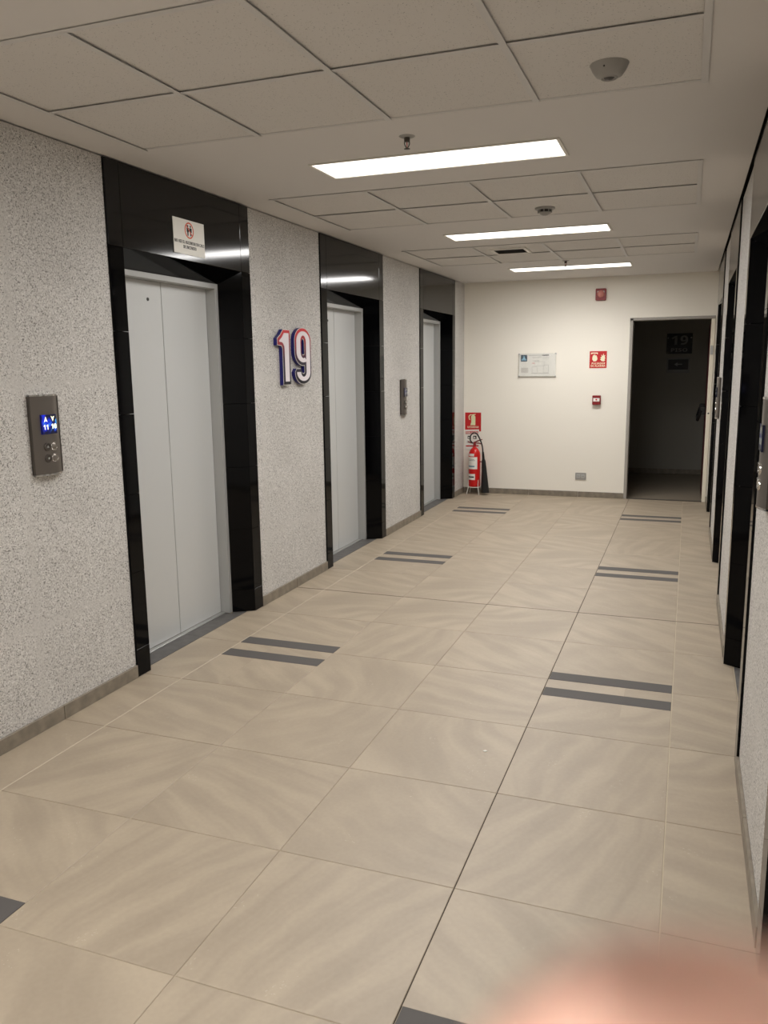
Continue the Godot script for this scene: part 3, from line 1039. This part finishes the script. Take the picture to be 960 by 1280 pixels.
func screen_picture() -> ImageTexture:
	var im := Image.create(96, 96, false, Image.FORMAT_RGB8)
	var n := FastNoiseLite.new()
	n.seed = 4
	n.frequency = 1.0
	n.fractal_octaves = 3
	for y in 96:
		for x in 96:
			var u := x / 96.0
			var v := y / 96.0
			var a := n.get_noise_2d(u * 1.4 + v * 0.8, v * 1.1 - u * 0.9)
			var b := smoothstep(0.10, 0.0, absf(v - 0.95 + (u - 0.5) * 1.3 - 0.25 * a)) * smoothstep(0.45, 0.75, u)
			var c := Color(0.02, 0.03, 0.18).lerp(Color(0.06, 0.16, 0.85), clampf(0.35 + a * 1.6 + 0.4 * sin(u * 5.0 + 0.6), 0.0, 1.0))
			c = c.lerp(Color(0.30, 0.72, 1.0), clampf(b + smoothstep(0.25, 0.6, a) * 0.5, 0.0, 1.0))
			im.set_pixel(x, y, c)
	return ImageTexture.create_from_image(im)

func make_call_panels() -> void:
	var t := thing("call_panel", "bronze elevator call panel with a blue screen on the left granite, nearest the camera", "call panel", Vector3(LEFT - 0.010, 1.308, -2.815), PI / 2, "elevator call panels")
	# a bowed plate: the profile across, pushed up
	var st := tool()
	var w := 0.082
	var bow := func(x: float) -> float: return 0.012 + 0.023 * (1.0 - (x / w) * (x / w))
	var prof := []
	for k in 13:
		var x := lerpf(-w, w, k / 12.0)
		prof.append(Vector2(x, bow.call(x)))
	var h := 0.168
	for k in 12:
		var a: Vector2 = prof[k]
		var b: Vector2 = prof[k + 1]
		var na := Vector3(2 * 0.023 * a.x / (w * w), 0, 1).normalized()
		var nb := Vector3(2 * 0.023 * b.x / (w * w), 0, 1).normalized()
		tri(st, Vector3(a.x, -h, a.y), Vector3(b.x, -h, b.y), Vector3(b.x, h, b.y), Vector3.BACK, [na, nb, nb])
		tri(st, Vector3(a.x, -h, a.y), Vector3(b.x, h, b.y), Vector3(a.x, h, a.y), Vector3.BACK, [na, nb, na])
		for e in [-1, 1]:
			quad(st, Vector3(a.x, e * h, 0), Vector3(b.x, e * h, 0), Vector3(b.x, e * h, b.y), Vector3(a.x, e * h, a.y), Vector3(0, e, 0))
	obj("faceplate", st.commit(), M.bronze, t)
	var sides := tool()
	for e in [-1, 1]:
		span_box(sides, Vector3(minf(e * (w - 0.002), e * (w + 0.004)), -h, 0.0), Vector3(maxf(e * (w - 0.002), e * (w + 0.004)), h, 0.0145), 0.001)
	obj("side_rail", sides.commit(), M.bronze_dark, t)
	for e in [-1, 1]:
		var cap := tool()
		var out := PackedVector2Array()
		for k in 13:
			out.append(prof[k] + Vector2(0, 0.0015))
		out.append(Vector2(w + 0.004, 0))
		out.append(Vector2(-w - 0.004, 0))
		var y0: float = minf(e * h, e * (h + 0.007))
		for k in 12:
			quad(cap, Vector3(out[k].x, y0, out[k].y), Vector3(out[k + 1].x, y0, out[k + 1].y), Vector3(out[k + 1].x, y0 + 0.007, out[k + 1].y), Vector3(out[k].x, y0 + 0.007, out[k].y), Vector3.BACK)
			for y in [y0, y0 + 0.007]:
				quad(cap, Vector3(out[k].x, y, 0), Vector3(out[k + 1].x, y, 0), Vector3(out[k + 1].x, y, out[k + 1].y), Vector3(out[k].x, y, out[k].y), Vector3(0, 1 if y > y0 else -1, 0))
		obj("end_cap", cap.commit(), M.chrome, t)
	var screen := paint(0.02, 0.02, 0.05, 0.15)
	screen.emission_enabled = true
	screen.emission = Color.WHITE
	screen.emission_operator = BaseMaterial3D.EMISSION_OP_MULTIPLY
	screen.emission_texture = screen_picture()
	screen.emission_energy_multiplier = 1.0
	var sc := tool()
	var sw := 0.044
	var sz := 0.0353
	quad(sc, Vector3(-sw, -0.042, sz), Vector3(sw, -0.042, sz), Vector3(sw, 0.042, sz), Vector3(-sw, 0.042, sz), Vector3.BACK, [Vector2(0, 1), Vector2(1, 1), Vector2(1, 0), Vector2(0, 0)])
	for e in [[Vector3(-sw, -0.042, 0), Vector3(sw, -0.042, 0)], [Vector3(sw, -0.042, 0), Vector3(sw, 0.042, 0)], [Vector3(sw, 0.042, 0), Vector3(-sw, 0.042, 0)], [Vector3(-sw, 0.042, 0), Vector3(-sw, -0.042, 0)]]:
		var m: Vector3 = (e[0] + e[1]) / 2
		quad(sc, e[0] + Vector3(0, 0, 0.02), e[1] + Vector3(0, 0, 0.02), e[1] + Vector3(0, 0, sz), e[0] + Vector3(0, 0, sz), m)
	var s := obj("screen", sc.commit(), screen, t, Vector3(-0.001, 0.047, 0.0003))
	var lit := paint(0.9, 0.9, 0.8, 0.4)
	lit.emission_enabled = true
	lit.emission = Color(1.0, 1.0, 0.82)
	lit.emission_energy_multiplier = 1.2
	letters("11", 0.021, lit, s, Vector3(-0.020, -0.012, sz + 0.0006), "screen_figures")
	letters("10", 0.021, lit, s, Vector3(0.026, -0.010, sz + 0.0006), "screen_figures")
	obj("up_arrow", prism(PackedVector2Array([Vector2(-0.010, 0.010), Vector2(0, 0.034), Vector2(0.010, 0.010), Vector2(0, 0.016)]), sz + 0.0003, sz + 0.0009), lit, s, Vector3(-0.020, 0, 0))
	obj("down_arrow", prism(PackedVector2Array([Vector2(-0.010, 0.035), Vector2(0, 0.030), Vector2(0.010, 0.035), Vector2(0, 0.012)]), sz + 0.0003, sz + 0.0009), lit, s, Vector3(0.022, 0, 0))
	for k in 2:
		var y := -0.050 - 0.050 * k
		var b := obj("call_button", lathe([Vector2(0, 0.003), Vector2(0.008, 0.0026), Vector2(0.015, 0.0015), Vector2(0.016, -0.004)], 24, Basis(Vector3.RIGHT, PI / 2)), M.button, t, Vector3(0.019, y, 0.0342))
		obj("button_ring", lathe([Vector2(0.0160, -0.004), Vector2(0.0162, 0.0025), Vector2(0.0185, 0.002), Vector2(0.0195, -0.004)], 24, Basis(Vector3.RIGHT, PI / 2)), M.chrome, b)
		var c := obj("arrow_badge", lathe([Vector2(0, 0.0015), Vector2(0.0150, 0.0015), Vector2(0.0150, 0.0028), Vector2(0.0178, 0.0025), Vector2(0.0190, -0.004)], 24, Basis(Vector3.RIGHT, PI / 2)), M.bronze_dark, t, Vector3(-0.020, y, 0.0342))
		var f := 1.0 if k == 0 else -1.0
		obj("arrow", prism(PackedVector2Array([Vector2(-0.007, -0.004 * f), Vector2(0, 0.007 * f), Vector2(0.007, -0.004 * f)]), 0.0015, 0.0025), M.chrome, c)
	var dim := screen.duplicate()
	dim.emission_energy_multiplier = 0.10
	var faint := lit.duplicate()
	faint.emission_energy_multiplier = 0.12
	faint.albedo_color = Color(0.5, 0.5, 0.5)
	for e in [["slim looking grey call panel on the left granite between the second and third elevator portals", LEFT - 0.010, 1.290, 7.625, 1], ["bronze call panel on the right granite, cut by the right edge of the photo", RIGHT + 0.010, 1.300, 2.82, -1], ["thin call panel seen edge-on on the right wall, close to the dark doorway", RIGHT + 0.010, 1.290, 7.53, -1]]:
		var c := dup(t, "call_panel", e[0], Vector3(e[1], e[2], -e[3]), PI / 2 * e[4])
		for o in c.find_children("*", "MeshInstance3D", true, false):
			if o.material_override == screen:
				o.material_override = dim
			elif o.material_override == lit:
				o.material_override = faint

func back_wall_fittings() -> void:
	var z := BACK
	# evacuation plan on four stand-offs
	var p := thing("evacuation_plan", "white framed evacuation plan with a small blue square, on the back wall", "sign", Vector3(-1.722, 1.584, z))
	obj("board", box(Vector3(0.44, 0.27, 0.008), 0.002), M.sheet, p, Vector3(0, 0, 0.016))
	var blue := paint(0.06, 0.20, 0.28, 0.5)
	var badge := obj("badge", box(Vector3(0.078, 0.078, 0.0006)), blue, p, Vector3(-0.160, 0.083, 0.0203))
	var pale := paint(0.55, 0.75, 0.85, 0.5)
	obj("emblem", prism(PackedVector2Array([Vector2(-0.022, -0.012), Vector2(-0.007, 0.008), Vector2(-0.005, 0.026), Vector2(0.005, 0.026), Vector2(0.007, 0.008), Vector2(0.022, -0.012)]), 0.0003, 0.0007), pale, badge)
	obj("caption", box(Vector3(0.058, 0.009, 0.0004)), pale, badge, Vector3(0, -0.020, 0.0005))
	obj("title_line", box(Vector3(0.17, 0.004, 0.0005)), M.sign_grey, p, Vector3(-0.02, 0.116, 0.0203))
	obj("title_bar", box(Vector3(0.08, 0.011, 0.0005)), M.ink, p, Vector3(0.098, 0.115, 0.0203))
	var lines := tool()
	var grey := paint(0.66, 0.65, 0.62, 0.6)
	for r in [[-0.055, 0.095, 0.02, 0.085], [0.02, 0.10, 0.05, 0.09], [0.07, 0.075, 0.135, 0.09], [-0.055, 0.045, 0.02, 0.055], [-0.03, -0.01, 0.085, 0.04], [-0.06, -0.095, 0.0, -0.02], [0.075, -0.09, 0.135, 0.0], [-0.065, -0.1, 0.14, -0.096]]:
		for e in [[r[0], r[1], r[2], r[1]], [r[0], r[3], r[2], r[3]], [r[0], r[1], r[0], r[3]], [r[2], r[1], r[2], r[3]]]:
			span_box(lines, Vector3(minf(e[0], e[2]) - 0.0012, minf(e[1], e[3]) - 0.0012, 0.0201), Vector3(maxf(e[0], e[2]) + 0.0012, maxf(e[1], e[3]) + 0.0012, 0.0206))
	obj("plan_drawing", lines.commit(), grey, p)
	obj("route_arrow", box(Vector3(0.03, 0.006, 0.0006)), M.orange_ring, p, Vector3(-0.045, 0.022, 0.0204))
	obj("legend", box(Vector3(0.085, 0.06, 0.0004)), paint(0.80, 0.78, 0.75, 0.6), p, Vector3(-0.150, -0.060, 0.0202))
	obj("acrylic_cover", box(Vector3(0.455, 0.285, 0.003), 0.001), M.clear, p, Vector3(0, 0, 0.0245))
	for sx in [-1, 1]:
		for sy in [-1, 1]:
			obj("standoff", lathe([Vector2(0.009, 0.0), Vector2(0.009, 0.030), Vector2(0.009, 0.030), Vector2(0.007, 0.032), Vector2(0, 0.032)], 14, Basis(Vector3.RIGHT, PI / 2)), M.frame, p, Vector3(0.218 * sx, 0.133 * sy, 0))
	# alarm sign
	var a := thing("alarm_sign", "square red fire alarm sign with a hand and flames, above the red call point", "sign", Vector3(-1.012, 1.638, z))
	obj("plate", box(Vector3(0.196, 0.196, 0.004), 0.001), M.red_sign, a, Vector3(0, 0, 0.0025))
	obj("hand", prism(PackedVector2Array([Vector2(-0.062, 0.045), Vector2(-0.052, 0.060), Vector2(-0.047, 0.045), Vector2(-0.038, 0.066), Vector2(-0.032, 0.046), Vector2(-0.020, 0.050), Vector2(-0.012, 0.030), Vector2(-0.008, 0.005), Vector2(-0.022, -0.018), Vector2(-0.052, -0.020), Vector2(-0.066, 0.002), Vector2(-0.066, 0.025)]), 0.0044, 0.0052), M.cream, a)
	obj("call_box", prism(PackedVector2Array([Vector2(-0.082, 0.082), Vector2(-0.006, 0.082), Vector2(-0.006, 0.060), Vector2(-0.020, 0.070), Vector2(-0.066, 0.070), Vector2(-0.082, 0.060)]), 0.0044, 0.0050), M.cream, a)
	obj("flame", prism(PackedVector2Array([Vector2(0.040, -0.018), Vector2(0.022, 0.004), Vector2(0.034, 0.010), Vector2(0.026, 0.028), Vector2(0.040, 0.030), Vector2(0.036, 0.058), Vector2(0.052, 0.040), Vector2(0.060, 0.072), Vector2(0.068, 0.046), Vector2(0.080, 0.054), Vector2(0.074, 0.026), Vector2(0.084, 0.018), Vector2(0.072, 0.004), Vector2(0.080, -0.010), Vector2(0.066, -0.020)]), 0.0044, 0.0052), M.cream, a)
	letters("PULSADOR", 0.022, M.cream, a, Vector3(0.004, -0.044, 0.0048))
	letters("DE ALARMA", 0.022, M.cream, a, Vector3(0, -0.073, 0.0048))
	# call point
	var c := thing("alarm_call_point", "small red alarm call point box below the square red sign", "fire alarm", Vector3(-1.013, 1.168, z))
	obj("housing", box(Vector3(0.095, 0.11, 0.045), 0.006), M.red_dark, c, Vector3(0, 0, 0.0225))
	obj("press_plate", box(Vector3(0.072, 0.040, 0.004), 0.001), M.sheet, c, Vector3(0, 0.004, 0.046))
	obj("press_mark", prism(circle(0.010, 14), 0.048, 0.0486), M.red_sign, c, Vector3(0, 0.006, 0))
	# siren with a strobe
	var s := thing("alarm_strobe", "red fire alarm strobe high on the back wall near the ceiling", "fire alarm", Vector3(-1.003, 2.378, z))
	obj("housing", prism(rounded(0.118, 0.135, 0.012), 0.0, 0.036), M.red_dark, s)
	obj("strobe_lens", lathe([Vector2(0, 0.026), Vector2(0.02, 0.024), Vector2(0.036, 0.014), Vector2(0.042, 0.0)], 22, Basis(Vector3.RIGHT, PI / 2)), paint(0.80, 0.52, 0.48, 0.15), s, Vector3(0, 0.006, 0.036))
	obj("reflector", box(Vector3(0.078, 0.034, 0.006), 0.002), M.white, s, Vector3(0, 0.022, 0.038))
	# power socket
	var o := thing("power_outlet", "grey double power outlet low on the white back wall", "outlet", Vector3(-1.172, 0.253, z))
	obj("cover_plate", prism(rounded(0.128, 0.084, 0.008), 0.0, 0.009), M.plastic, o)
	for k in [-1, 1]:
		var m := obj("socket", box(Vector3(0.044, 0.044, 0.004), 0.002), M.frame, o, Vector3(0.026 * k, 0.002, 0.0105))
		for e in [-1, 0, 1]:
			obj("pin_hole", lathe([Vector2(0, 0.0003), Vector2(0.0026, 0.0003), Vector2(0.003, 0)], 10, Basis(Vector3.RIGHT, PI / 2)), M.black, m, Vector3(0.010 * e, 0, 0.0021))
	# blank plate over the doorway
	var b := thing("blank_plate", "blank white cover plate above the doorway, barely visible on the wall", "cover plate", Vector3(-0.545, 2.252, z))
	obj("cover", prism(rounded(0.095, 0.062, 0.006), 0.0, 0.006), M.plaster, b)
	# extinguisher sign and the instruction card under it
	var x := thing("extinguisher_sign", "red EXTINTOR sign with a pale extinguisher, on the back wall by the corner", "sign", Vector3(-2.512, 0.892, z))
	obj("plate", box(Vector3(0.205, 0.235, 0.004), 0.001), M.red_sign, x, Vector3(0, 0, 0.0025))
	var pale_green := paint(0.86, 0.87, 0.70, 0.6)
	obj("extinguisher_body", prism(PackedVector2Array([Vector2(-0.035, -0.040), Vector2(0.030, -0.040), Vector2(0.030, 0.068), Vector2(0.018, 0.080), Vector2(0.018, 0.088), Vector2(0.034, 0.094), Vector2(0.034, 0.100), Vector2(-0.012, 0.095), Vector2(-0.012, 0.082), Vector2(-0.026, 0.068), Vector2(-0.022, 0.0)]), 0.0044, 0.0052), pale_green, x)
	obj("extinguisher_hose", ribbon([Vector2(-0.010, 0.088), Vector2(-0.035, 0.090), Vector2(-0.052, 0.072), Vector2(-0.050, 0.045), Vector2(-0.042, 0.025)], 0.005, 0.0044, 0.0052), pale_green, x)
	letters("EXTINTOR", 0.022, M.cream, x, Vector3(0, -0.064, 0.0048))
	var card := thing("instruction_card", "white instruction card with a red heading behind the extinguisher hose", "sign", Vector3(-2.522, 0.672, z))
	card.rotation.z = 0.03
	obj("card", box(Vector3(0.185, 0.25, 0.004), 0.001), M.sheet, card, Vector3(0, 0, 0.0075))
	obj("heading", box(Vector3(0.165, 0.028, 0.0006)), M.red_sign, card, Vector3(0, 0.092, 0.0097))
	letters("PARA SU USO", 0.018, M.sheet, card, Vector3(0, 0.092, 0.0103))
	obj("rule", box(Vector3(0.165, 0.005, 0.0006)), M.red_dark, card, Vector3(0, 0.068, 0.0097))
	for k in 2:
		var pic := obj("picture_box", box(Vector3(0.042, 0.040, 0.0006)), M.ink, card, Vector3(-0.035 + 0.072 * k, 0.028, 0.0097))
		obj("picture_hand", prism(circle(0.011, 10, Vector2(-0.003, -0.003)), 0.0003, 0.0008), M.sheet, pic)
	for k in 3:
		obj("text_line", box(Vector3(0.06, 0.004, 0.0005)), M.sign_grey, card, Vector3(-0.04, -0.015 - 0.012 * k, 0.0097))
	obj("warning_strip", box(Vector3(0.165, 0.016, 0.0006)), M.red_sign, card, Vector3(0, -0.080, 0.0097))

func extinguisher() -> void:
	var at := Vector3(-2.462, 0, BACK + 0.115)
	# the wire stand
	var s := thing("extinguisher_stand", "white wire floor stand under the red fire extinguisher", "stand", at)
	var wire := tool()
	var loop := []
	for k in 25:
		loop.append(Vector3(cos(TAU * k / 24) * 0.084, 0.092, sin(TAU * k / 24) * 0.084))
	add_tube(wire, loop, [0.0045], 8, false)
	obj("hoop", wire.commit(), M.white, s)
	for k in 4:
		var a := PI / 4 + PI / 2 * k
		var d := Vector3(cos(a), 0, sin(a))
		obj("wire_leg", tube(smooth_path([d * 0.090 + Vector3(0, 0.185, 0), d * 0.089 + Vector3(0, 0.093, 0), d * 0.112 + Vector3(0, 0.004, 0)], 4), [0.0045], 8), M.white, s)
	obj("cross_wire", tube([Vector3(-0.083, 0.090, 0), Vector3(0.083, 0.090, 0)], [0.004], 8), M.white, s)
	obj("cross_wire", tube([Vector3(0, 0.090, -0.083), Vector3(0, 0.090, 0.083)], [0.004], 8), M.white, s)
	# the extinguisher stands in the stand
	var t := thing("fire_extinguisher", "red fire extinguisher with white labels and a black discharge horn, in the far left corner", "fire extinguisher", at + Vector3(0, 0.0945, 0))
	var r := 0.074
	var cyl := obj("cylinder", lathe([Vector2(0, 0), Vector2(r - 0.014, 0.0), Vector2(r - 0.004, 0.006), Vector2(r, 0.02), Vector2(r, 0.40), Vector2(r - 0.006, 0.43), Vector2(r - 0.022, 0.462), Vector2(0.034, 0.482), Vector2(0.022, 0.490), Vector2(0.020, 0.505), Vector2(0.020, 0.505), Vector2(0, 0.505)], 36), M.red, t)
	# labels wrap the front of the cylinder
	for e in [[0.225, 0.375, -65.0, 42.0, M.sheet], [0.090, 0.165, -62.0, 20.0, M.sheet], [0.385, 0.418, -50.0, 10.0, M.sheet]]:
		var lb := tool()
		for k in 12:
			var a0 := deg_to_rad(lerpf(e[2], e[3], k / 12.0) + 90.0)
			var a1 := deg_to_rad(lerpf(e[2], e[3], (k + 1) / 12.0) + 90.0)
			var rr := r + 0.0008
			var d0 := Vector3(-cos(a0), 0, sin(a0))
			var d1 := Vector3(-cos(a1), 0, sin(a1))
			quad(lb, d0 * rr + Vector3.UP * e[0], d1 * rr + Vector3.UP * e[0], d1 * rr + Vector3.UP * e[1], d0 * rr + Vector3.UP * e[1], d0 + d1)
		obj("label", lb.commit(), e[4], cyl)
	var band := func(y0: float, y1: float, a0d: float, a1d: float, m: Material) -> void:
		var lb := tool()
		for k in 8:
			var a0 := deg_to_rad(lerpf(a0d, a1d, k / 8.0) + 90.0)
			var a1 := deg_to_rad(lerpf(a0d, a1d, (k + 1) / 8.0) + 90.0)
			var rr := r + 0.0016
			var d0 := Vector3(-cos(a0), 0, sin(a0))
			var d1 := Vector3(-cos(a1), 0, sin(a1))
			quad(lb, d0 * rr + Vector3.UP * y0, d1 * rr + Vector3.UP * y0, d1 * rr + Vector3.UP * y1, d0 * rr + Vector3.UP * y1, d0 + d1)
		obj("label_print", lb.commit(), m, cyl)
	var teal := paint(0.42, 0.56, 0.62, 0.6)
	band.call(0.250, 0.268, -55.0, 15.0, teal)
	band.call(0.330, 0.336, -50.0, 20.0, M.sign_grey)
	band.call(0.345, 0.351, -50.0, 10.0, M.sign_grey)
	band.call(0.118, 0.134, -52.0, 10.0, M.ink)
	# valve, levers
	obj("valve", lathe([Vector2(0.018, 0.505), Vector2(0.018, 0.53), Vector2(0.013, 0.535), Vector2(0.013, 0.56), Vector2(0, 0.562)], 18), M.red_dark, t)
	var lever := tool()
	add_tube(lever, [Vector3(-0.010, 0.548, 0), Vector3(0.04, 0.572, 0.01), Vector3(0.10, 0.592, 0.02)], [0.008, 0.008, 0.006], 8)
	obj("upper_lever", lever.commit(), M.red_dark, t)
	obj("lower_lever", tube([Vector3(0.0, 0.545, 0), Vector3(0.06, 0.545, 0.012), Vector3(0.10, 0.530, 0.02)], [0.008, 0.007, 0.006], 8), M.red_dark, t)
	obj("spout", tube([Vector3(0.0, 0.540, 0), Vector3(-0.05, 0.548, 0.008), Vector3(-0.085, 0.562, 0.014)], [0.008, 0.007, 0.006], 8), M.red_dark, t)
	obj("hose", tube(smooth_path([Vector3(-0.016, 0.542, 0.018), Vector3(-0.045, 0.575, 0.03), Vector3(-0.048, 0.625, 0.035), Vector3(-0.015, 0.668, 0.035), Vector3(0.030, 0.665, 0.03), Vector3(0.075, 0.595, 0.03), Vector3(0.104, 0.51, 0.03), Vector3(0.114, 0.42, 0.03)], 5), [0.0085], 10), M.rubber, t)
	obj("horn", tube([Vector3(0.114, 0.44, 0.03), Vector3(0.117, 0.40, 0.03), Vector3(0.121, 0.35, 0.03), Vector3(0.124, 0.325, 0.03), Vector3(0.132, 0.22, 0.032), Vector3(0.146, -0.070, 0.036)], [0.012, 0.015, 0.016, 0.024, 0.031, 0.052], 20), M.rubber, t)
	obj("hose_clip", box(Vector3(0.05, 0.012, 0.016), 0.003), M.red_dark, t, Vector3(0.085, 0.315, 0.025))

func small_things() -> void:
	var p := thing("paper_scrap", "tiny white scrap of paper on the floor tiles near the middle", "paper", Vector3(-0.72, 0.0012, -3.10), 0.6)
	obj("scrap", prism_flat([Vector2(-0.008, -0.004), Vector2(0.003, -0.007), Vector2(0.010, 0.001), Vector2(0.002, 0.006), Vector2(-0.006, 0.005)], 0.0, 0.0015), M.sheet, p)

func finger(view: Transform3D) -> void:
	# a fingertip close before the lens, held up from below on the right
	var tip := view * Vector3(0.0093, -0.0210, -0.022)
	var t := thing("finger", "blurred pink fingertip in the bottom right corner, close to the lens", "finger", tip)
	var axis := (view.basis * Vector3(0.42, -0.90, 0.12)).normalized()
	var bend := (view.basis * Vector3(0.25, -0.92, 0.32)).normalized()
	var pts := []
	var radii := []
	for k in 8:      # the rounded end
		var a := PI / 2 * k / 7.0
		pts.append(-axis * 0.0085 * cos(a))
		radii.append(maxf(0.0085 * sin(a), 0.0002))
	for e in [[0.008, 0.0086], [0.016, 0.0082], [0.022, 0.0090], [0.027, 0.0092]]:
		pts.append(axis * e[0])
		radii.append(e[1])
	var joint := axis * 0.027
	for e in [[0.006, 0.0090], [0.014, 0.0092], [0.024, 0.0103], [0.030, 0.0102], [0.042, 0.0100], [0.058, 0.0112]]:
		pts.append(joint + bend * e[0])
		radii.append(e[1])
	for k in range(1, 6):
		var a := PI / 2 * k / 5.0
		pts.append(joint + bend * (0.058 + 0.0112 * sin(a)))
		radii.append(maxf(0.0112 * cos(a), 0.0002))
	obj("skin", tube(pts, radii, 28), M.skin, t)
	var side := (view.basis * Vector3(0, 0, -1)).normalized()
	var across := axis.cross(side).normalized()
	var out := side - axis * side.dot(axis)
	out = out.normalized()
	var st := tool()
	for u in 6:
		for v in 6:
			var q := []
			for e in [[u, v], [u + 1, v], [u + 1, v + 1], [u, v + 1]]:
				var a := lerpf(-0.75, 0.75, e[0] / 6.0)
				var l := lerpf(-0.004, 0.008, e[1] / 6.0)
				q.append((out * cos(a) + across * sin(a)) * 0.0088 + axis * l)
			quad(st, q[0], q[1], q[2], q[3], out)
	obj("nail", st.commit(), M.nail, t)
